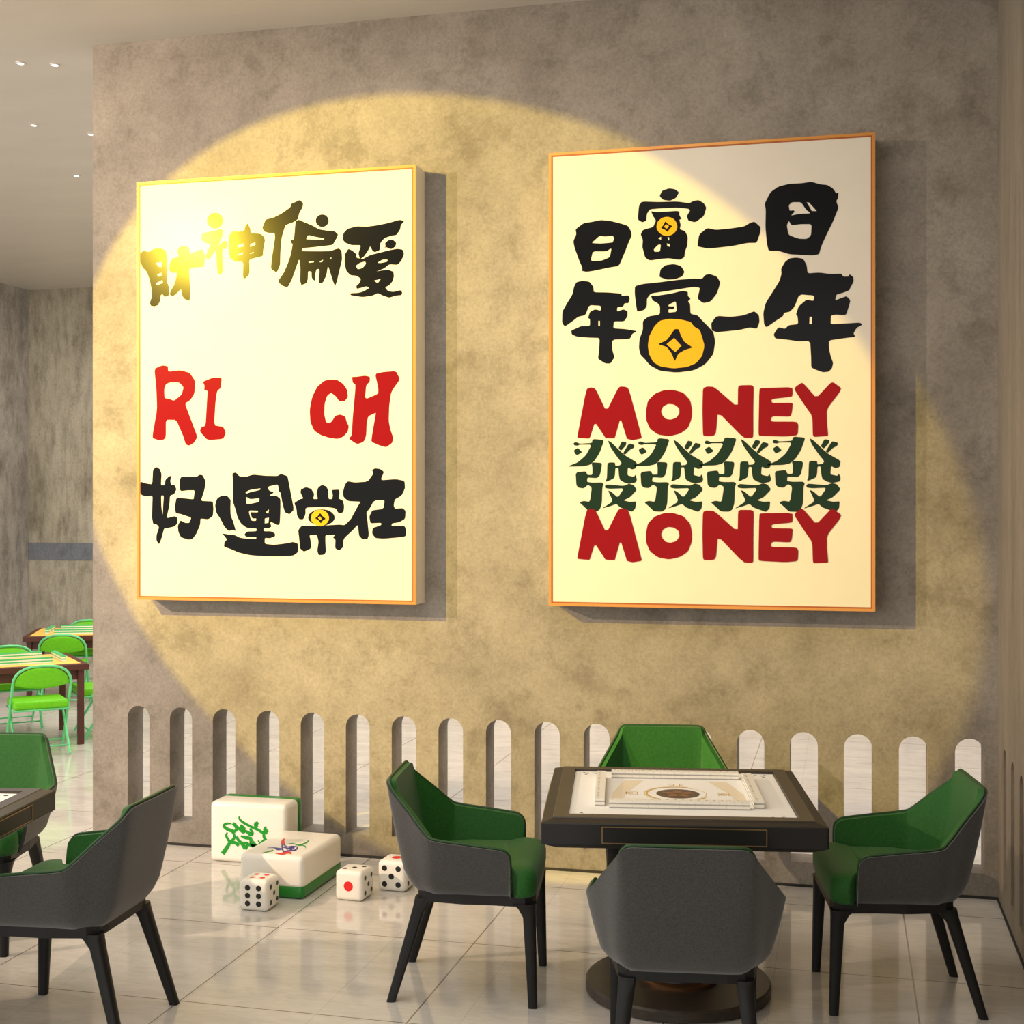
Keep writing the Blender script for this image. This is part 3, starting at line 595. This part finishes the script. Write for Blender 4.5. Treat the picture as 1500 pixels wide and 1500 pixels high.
TX, TY, TA = -.579, 4.842, 9.3
mt = mahjong_table('dark square mahjong table on round pedestal, ringed by four armchairs at the right', TX, TY, TA)
mt2 = copy_tree(mt); mt2.location = (-3.19, 3.84, 0); mt2.rotation_euler = (0, 0, math.radians(9.0))
mt2['label'] = 'dark mahjong table cut off at the left edge of the photo'

def local(cx, cy, deg, x, y):
    a = math.radians(deg); return cx + x * math.cos(a) - y * math.sin(a), cy + x * math.sin(a) + y * math.cos(a)
# small tiles: a shared mesh, white face below or above
def tile_mesh(name, w, l, h, split, ma, mb):
    bm = bmesh.new(); box_bm(-w / 2, w / 2, -l / 2, l / 2, 0, h * split, bm=bm); n0 = len(bm.faces)
    box_bm(-w / 2, w / 2, -l / 2, l / 2, h * split, h, bm=bm)
    bmesh.ops.recalc_face_normals(bm, faces=bm.faces)
    me = bpy.data.meshes.new(name); bm.to_mesh(me); bm.free(); me.materials.append(ma); me.materials.append(mb)
    for i, p in enumerate(me.polygons): p.material_index = 0 if i < n0 else 1
    return me
ti = tile_mesh('mahjong_tile', .0262, .034, .0135, .35, M['tile_seam'], M['ivory'])
bm = bmesh.new(); bm.from_mesh(ti)   # small grey dot printed on the tile top
vs = [bm.verts.new((.0045 * math.cos(2 * PI * k / 8), .006 + .0045 * math.sin(2 * PI * k / 8), .0137)) for k in range(8)]
f = bm.faces.new(vs); f.material_index = 0; bm.to_mesh(ti); bm.free()
def tile_walls(cx, cy, deg, zt, mesh, rows, n_, w, h, group, lab, flt=None):
    for (rx, ry, ra, off, side) in rows:
        for layer in (0, 1):
            for k in range(n_):
                u = (k - (n_ - 1) / 2) * w + off; a = math.radians(ra)
                lx, ly = rx + u * math.cos(a), ry + u * math.sin(a); X, Y = local(cx, cy, deg, lx, ly)
                if flt and not flt(X, Y): continue
                o = bpy.data.objects.new('mahjong_tile', mesh); COL.objects.link(o)
                o.location = (X, Y, zt + layer * h); o.rotation_euler = (0, 0, math.radians(deg + ra))
                tag(o, lab % ('upper' if layer else 'lower', side), 'mahjong tile', group % side)
tile_walls(TX, TY, TA, .7064, ti, [(-.005, -.232, 0, 0, 'front'), (.0, .275, 0, .0, 'far'), (-.278, .02, 90, 0, 'left'), (.268, .02, 90, 0, 'right')],
           18, .0267, .0137, 'ivory tiles in the %s wall of the right table', 'ivory mahjong tile in the %s layer of the %s wall on the right dark table')

# ------------------------------------------------------------------ big foam tiles and dice by the wall
def big_tile(name, label, w, h, d, green_at_back, loc, rz):
    """w,h,d: x,z,y sizes; face prints go on the side away from the green layer"""
    t = thing(name, label, 'mahjong tile', loc, rz, 'giant mahjong tiles by the wall')
    if green_at_back: a = box_bm(-w / 2, w / 2, -d / 2, d / 2 - .045, 0, h, .026, 5); g = box_bm(-w / 2, w / 2, d / 2 - .068, d / 2, 0, h, .022, 4)
    else: a = box_bm(-w / 2, w / 2, -d / 2, d / 2, .042, h, .026, 5); g = box_bm(-w / 2, w / 2, -d / 2, d / 2, 0, .068, .022, 4)
    for bmx, shrink in ((g, .002),):
        pass
    bobj('tile_body', a, M['ivory'], t, True, sharp=60)['label'] = 'cream tile body'
    bobj('tile_back', g, M['jade'], t, True, sharp=60)['label'] = 'green back layer'
    return t
T1 = big_tile('giant_mahjong_tile', 'giant cream mahjong tile with green character, standing on edge against the wall', .405, .295, .205, True, (-2.815, 6.135, 0), 0)
T2 = big_tile('giant_mahjong_tile', 'giant cream mahjong tile with a coloured bird, lying flat on its green back', .310, .190, .455, False, (-2.468, 5.765, 0), math.radians(-1))
def ribbon(paths, to3, off, w0):
    """brush strokes: tapered ribbons; each path = list of (x, y, width factor)"""
    V, F = [], []
    for ip, p in enumerate(paths):
        pts = catmull([Vector((a, b, c)) for a, b, c in p], 5); k0 = len(V); o_ = off + ip * .00003
        for i, q in enumerate(pts):
            tt = (pts[min(i + 1, len(pts) - 1)] - pts[max(i - 1, 0)]); tt.z = 0
            if tt.length < 1e-6: tt = Vector((1, 0, 0))
            tt.normalize(); nn = Vector((-tt.y, tt.x, 0)) * (w0 * max(q.z, .1) / 2)
            V += [to3(q.x + nn.x, q.y + nn.y, o_), to3(q.x - nn.x, q.y - nn.y, o_)]
        for i in range(len(pts) - 1): F.append((k0 + 2 * i, k0 + 2 * i + 2, k0 + 2 * i + 3, k0 + 2 * i + 1))
    return V, F
s9 = 9.375
yf = T1.location.y - .205 / 2
def t1p(x, y, o): p = on_plane_y(300 + x / s9, 1160 + y / s9, yf); return (p.x - T1.location.x, -.205 / 2 - .0008 - o, p.z)
V, F = ribbon([[(470,335,.4),(480,375,.8),(530,420,1),(620,470,1),(720,515,1.1),(800,560,1.1),(860,560,1.2)],
 [(735,420,1.2),(700,445,1.5),(715,490,1.3)],[(835,475,.6),(830,520,1.6),(860,560,1.4)],[(810,560,1),(815,620,1.1),(850,670,.9)],[(830,650,1),(770,700,.9),(690,765,.7)],
 [(370,435,.5),(300,435,.9),(262,465,1.1),(300,505,1.3),(360,530,1.4),(420,550,1.2)],[(385,430,1.2),(420,460,1.4),(440,510,1.3),(400,550,1)],
 [(420,470,1),(470,500,1.2),(530,545,1.5),(560,520,.9)],[(490,450,.7),(510,480,1.6),(540,520,1.8)],[(555,530,.8),(630,580,1.6),(655,560,1),(620,500,.9)],
 [(310,555,.5),(295,600,.9),(320,650,1),(350,685,1.2),(420,700,1.3),(470,735,1.3)],[(375,560,.6),(405,590,.9),(400,640,1.1),(350,690,1.2),(300,770,1.5),(245,850,1.7)],
 [(440,610,.9),(460,660,1.1),(520,720,1.4),(560,780,1.6)],[(480,700,.8),(540,700,1),(590,715,1.2),(560,790,1)],[(495,605,.6),(560,625,1.4),(650,640,1)],[(630,640,1),(650,700,1.9),(690,745,1.6),(600,720,1)],[(735,665,.4),(745,690,.8)]],
 t1p, 0, 36)
obj('green_character', V, F, M['ink_bright_green'], T1)
def t2p(x, y, o):
    p = on_plane_z(300 + x / s9, 1160 + y / s9, .190); q = Matrix.Rotation(math.radians(1), 3, 'Z') @ (p - T2.location); return (q.x, q.y, .1908 + o)
V, F = ribbon([[(1070,720,2.2),(1075,670,1.4),(1095,640,.3)],[(970,845,.3),(1050,850,.9),(1100,840,1.4),(1140,825,1),(1190,850,.9)],[(1110,840,.8),(1160,825,1.6)]], t2p, 0, 28)
obj('red_print', V, F, M['pip_red'], T2)
V, F = ribbon([[(860,770,.2),(950,768,.5),(1000,785,1.6),(1065,785,.9)],[(1060,725,.8),(1065,780,.9),(1080,825,.9)],[(1080,720,.8),(1130,755,.6),(1200,748,.6),(1270,760,.7),(1240,800,.9),(1150,810,.9),(1070,825,.6)],[(1120,790,.8),(1180,770,1),(1230,770,.9)],[(1080,760,.9),(1150,780,.7),(1200,795,1)]], t2p, .0001, 22)
obj('blue_print', V, F, M['ink_blue'], T2)
V, F = ribbon([[(1150,712,.3),(1220,712,.7),(1280,735,.9),(1340,735,.8),(1380,750,.8),(1385,775,.4)],[(1270,735,.7),(1350,715,.8),(1400,695,1),(1425,665,.7)],[(790,840,.5),(860,825,.9),(940,805,1.2)]], t2p, .0002, 16)
obj('green_print', V, F, M['ink_bright_green'], T2)

def die(label, x, y, rz, s, faces):
    t = thing('giant_die', label, 'die', (x, y, 0), rz, 'giant white dice on the floor')
    bobj('die_body', box_bm(-s / 2, s / 2, -s / 2, s / 2, 0, s, s * .16, 5), M['ivory'], t, True, sharp=60)
    lay = {1: [(0, 0)], 2: [(-1, -1), (1, 1)], 3: [(-1, -1), (0, 0), (1, 1)], 4: [(-1, -1), (1, 1), (-1, 1), (1, -1)], 5: [(-1, -1), (1, 1), (-1, 1), (1, -1), (0, 0)], 6: [(-1, -1), (-1, 0), (-1, 1), (1, -1), (1, 0), (1, 1)]}
    for side, num, mt_, r, sp in faces:
        for a, b in lay[num]:
            a, b = a * sp[0] * s, b * sp[1] * s; V = []
            for k in range(18):
                u, v = a + r * s * math.cos(2 * PI * k / 18), b + r * s * math.sin(2 * PI * k / 18); e = s / 2 + .0006
                V.append({'front': (u, -e, s / 2 + v), 'right': (e, u, s / 2 + v), 'left': (-e, u, s / 2 + v), 'back': (u, e, s / 2 + v), 'top': (u, v, s + .0006)}[side])
            obj('pip', V, [tuple(range(18))], mt_, t)
    return t
Bk, Rd = M['pip_black'], M['pip_red']
die('giant white die, six black dots facing front, before the lying tile', -2.462, 5.398, 0, .135,
    [('front', 6, Bk, .09, (.19, .25)), ('top', 4, Rd, .085, (.17, .17)), ('right', 5, Bk, .08, (.25, .25)), ('left', 2, Bk, .09, (.2, .2)), ('back', 1, Rd, .16, (0, 0))])
die('giant white die, one large red dot facing front, right of the lying tile', -2.113, 5.635, math.radians(-4), .133,
    [('front', 1, Rd, .165, (0, 0)), ('top', 3, Bk, .085, (.26, .20)), ('right', 5, Bk, .08, (.25, .25)), ('left', 2, Bk, .09, (.2, .2)), ('back', 6, Bk, .09, (.19, .25))])
die('giant white die with five black dots facing front, partly behind the left armchair', -1.978, 5.822, math.radians(-3), .138,
    [('front', 5, Bk, .095, (.24, .26)), ('top', 1, Rd, .17, (0, 0)), ('right', 3, Bk, .08, (.25, .25)), ('left', 4, Rd, .09, (.2, .2)), ('back', 2, Bk, .09, (.2, .2))])

# ------------------------------------------------------------------ back room: wooden tables and folding chairs
def wood_table(label, x, y, deg, s):
    t = thing('wooden_table', label, 'table', (x, y, 0), math.radians(deg), 'mahogany tables in the back room'); h = s / 2
    bobj('table_top', box_bm(-h, h, -h, h, .545, .59, .004), M['mahogany'], t)
    bobj('table_cloth', box_bm(-h + .05, h - .05, -h + .05, h - .05, .590, .5925), M['felt_yellow'], t)['label'] = 'yellow playing cloth'
    b = bmesh.new()
    for q in ((-h + .05, h - .05, -h + .05, -h + .07), (-h + .05, h - .05, h - .07, h - .05), (-h + .05, -h + .07, -h + .05, h - .05), (h - .07, h - .05, -h + .05, h - .05)): box_bm(*q, .475, .546, bm=b)
    bobj('apron', b, M['mahogany'], t)
    for sx_ in (-1, 1):
        for sy_ in (-1, 1):
            cx, cy = sx_ * (h - .05), sy_ * (h - .05); bobj('leg', box_bm(cx - .022, cx + .022, cy - .022, cy + .022, 0, .546, .003), M['mahogany'], t)
    return t
A1 = (-5.903, 8.778, 43.0); A2 = (-6.77, 10.94, 25.0)
wood_table('dark wooden table with yellow top, nearest of the two in the back room', *A1, .80)
wood_table('dark wooden table with yellow top against the far wall of the back room', *A2, .85)
def folding_chair(label):
    t = thing('folding_chair', label, 'chair', group='green folding chairs in the back room')
    w = .195; up = []
    # hoop: front foot -> backrest loop -> front foot
    pts = [(-w, .17, .012), (-w, -.05, .36), (-w, -.135, .50)]
    for k in range(1, 12):
        a = PI - PI * k / 12; pts.append((w * math.copysign(abs(math.cos(a)) ** .75, math.cos(a)), -.135 - .035 * math.sin(a), .50 + .13 * math.sin(a) ** .9))
    pts += [(w, -.135, .50), (w, -.05, .36), (w, .17, .012)]
    bobj('hoop_frame', tube(pts, .0095, 10), M['mint'], t, True, sharp=60)
    for s in (-1, 1): bobj('rear_leg', tube([(s * (w - .016), .12, .335), (s * (w - .016), -.19, .012)], .0085, 8), M['mint'], t, True, sharp=60)
    bobj('stretcher', tube([(-w, .135, .065), (w, .135, .065)], .006, 8), M['mint'], t, True)
    bobj('stretcher', tube([(-w + .016, -.145, .065), (w - .016, -.145, .065)], .006, 8), M['mint'], t, True)
    bobj('seat_frame', tube([(-w + .01, -.12, .318), (w - .01, -.12, .318), (w - .01, .19, .318), (-w + .01, .19, .318)], .007, 8, closed=True), M['mint'], t, True)
    bobj('seat_pad', box_bm(-w + .01, w - .01, -.125, .20, .322, .382, .022, 4), M['lime'], t, True, sharp=60)
    # padded backrest
    nx, nz = 16, 8; V, F = [], []
    for side in (-1, 1):
        for i in range(nx + 1):
            u = -1 + 2 * i / nx; top = .50 + .118 * (1 - abs(u) ** 2.6) ** .6 if abs(u) < 1 else .50; bot = .468 + .012 * 0 + .03 * u * u - .0
            for j in range(nz + 1):
                v = j / nz; z_ = bot + (top - bot) * v
                bul = .008 * max(0, (1 - u ** 4)) * math.sin(PI * v) ** .5 if 0 < v < 1 else 0
                yb = -.120 - .28 * (z_ - .47) - .0 - .012 * (1 - u * u)
                V.append((u * (w - .006), yb + side * (.004 + bul), z_))
    S = (nx + 1) * (nz + 1)
    for i in range(nx):
        for j in range(nz):
            a = i * (nz + 1) + j; F += [(a, a + nz + 1, a + nz + 2, a + 1), (S + a, S + a + 1, S + a + nz + 2, S + a + nz + 1)]
        a = i * (nz + 1); F.append((a, S + a, S + a + nz + 1, a + nz + 1)); a += nz; F.append((a, a + nz + 1, S + a + nz + 1, S + a))
    for i in (0, nx):
        for j in range(nz): a = i * (nz + 1) + j; F.append((a, a + 1, S + a + 1, S + a))
    obj('backrest_pad', V, F, M['lime'], t, True)
    return t
fc = folding_chair('')
used2 = []
def fplace(T, lx, ly, rot, label):
    X, Y = local(*T, lx, ly); place(fc, X, Y, T[2] + rot, label, used2)
fplace(A1, .02, -.56, 0, 'lime green folding chair seen from behind, in front of the near wooden table')
fplace(A1, .02, .60, 180, 'lime folding chair at the far side of the near wooden table, by photo edge')
fplace(A1, .58, .0, 90, 'lime folding chair right of the near wooden table, half hidden by the concrete wall')
fplace(A2, -.055, -.56, 0, 'lime green folding chair seen from behind, between the two wooden tables')
fplace(A2, .0, .60, 180, 'lime green folding chair behind the far wooden table, against the back wall')
tg = tile_mesh('mahjong_tile', .0238, .034, .0195, .5, M['tile_white'], M['tile_green'])
vis = lambda X, Y: -.70 < X / Y < -.60
tile_walls(*A1, .5927, tg, [(-.03, -.215, 0, 0, 'front'), (-.03, .225, 0, 0, 'far'), (.265, .03, 90, 0, 'right')], 17, .0243, .0197,
           'green backed tiles in the %s wall of the near wooden table', 'green backed mahjong tile, %s layer of the %s wall on the near wooden table', vis)
tile_walls(*A2, .5927, tg, [(.02, -.225, 0, 0, 'front'), (.02, .225, 0, 0, 'far'), (-.255, .03, 90, 0, 'left')], 17, .0243, .0197,
           'green backed tiles in the %s wall of the far wooden table', 'green backed mahjong tile, %s layer of the %s wall on the far wooden table', vis)

# ------------------------------------------------------------------ emissive discs imitating small reflections in the ceiling
for x, y, lab in ((-4.336, 6.431, 'tiny glowing stand-in for a ceiling reflection, highest of those left of the wall'),
                  (-4.17, 6.50, 'tiny glowing stand-in for a reflection just right of the highest one in the ceiling'),
                  (-4.961, 7.50, 'tiny glowing stand-in for a ceiling reflection, left of the middle pair'),
                  (-4.725, 7.772, 'tiny glowing stand-in for a ceiling reflection beside the wall edge'),
                  (-5.424, 8.731, 'tiny glowing stand-in for a ceiling reflection, lowest and farthest of them')):
    t = thing('glint', lab, 'ceiling reflection', (x, y, CEIL - .006), 0, 'imitated reflections in the ceiling')
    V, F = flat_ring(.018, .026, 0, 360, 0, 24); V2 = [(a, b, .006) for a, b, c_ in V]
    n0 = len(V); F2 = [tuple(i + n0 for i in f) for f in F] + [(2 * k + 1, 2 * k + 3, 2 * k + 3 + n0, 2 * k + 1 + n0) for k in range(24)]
    obj('glint_rim', V + V2, F + F2, M['glint_ring'], t)
    bobj('lens', lathe([(.018, .0005), (.018, .0055)], 20), M['glint_glow'], t)  # glowing disc in place of a reflected speck, no fixture

# ------------------------------------------------------------------ light
def spot(name, loc, target, energy, color, angle, blend, size=.03):
    d = bpy.data.lights.new(name, 'SPOT'); d.energy = energy; d.color = color; d.spot_size = angle; d.spot_blend = blend; d.shadow_soft_size = size
    o = bpy.data.objects.new(name, d); COL.objects.link(o); o.location = loc
    o.rotation_euler = (Vector(target) - Vector(loc)).to_track_quat('-Z', 'Y').to_euler(); return o
Ls = Vector((-5.4, 1.75, 4.02)); ax = Vector((math.sin(.620) * math.cos(-.333), math.cos(.620) * math.cos(-.333), math.sin(-.333)))
spot('spot_yellow', Ls, Ls + ax, 2150, (1, .71, .055), math.radians(33.2), .02, .03)
spot('spot_warm', (-8.0, 1.0, 3.9), (-3.6, 6.28, 1.9), 2300, (1, .74, .52), math.radians(56), .9, .03)
def area(name, loc, rot, sx_, sy_, e, color):
    d = bpy.data.lights.new(name, 'AREA'); d.shape = 'RECTANGLE'; d.size = sx_; d.size_y = sy_; d.energy = e; d.color = color
    o = bpy.data.objects.new(name, d); COL.objects.link(o); o.location = loc; o.rotation_euler = rot; return o
area('ceiling_light_back_room', (-4.8, 9.8, 4.1), (0, 0, 0), 5, 4, 240, (1, .93, .84))
area('ceiling_light_behind_wall', (0.2, 9.5, 4.1), (0, 0, 0), 4, 4, 85, (1, .84, .80))
area('fill_light_front', (-2.4, 3.6, 4.1), (0, 0, 0), 3.5, 2.5, 80, (1, .95, .88))  # added soft fill that lifts the ambient level in the front room
w = bpy.data.worlds.new('world'); scene.world = w; w.use_nodes = True
w.node_tree.nodes['Background'].inputs[0].default_value = (1, .965, .93, 1); w.node_tree.nodes['Background'].inputs[1].default_value = 1.85
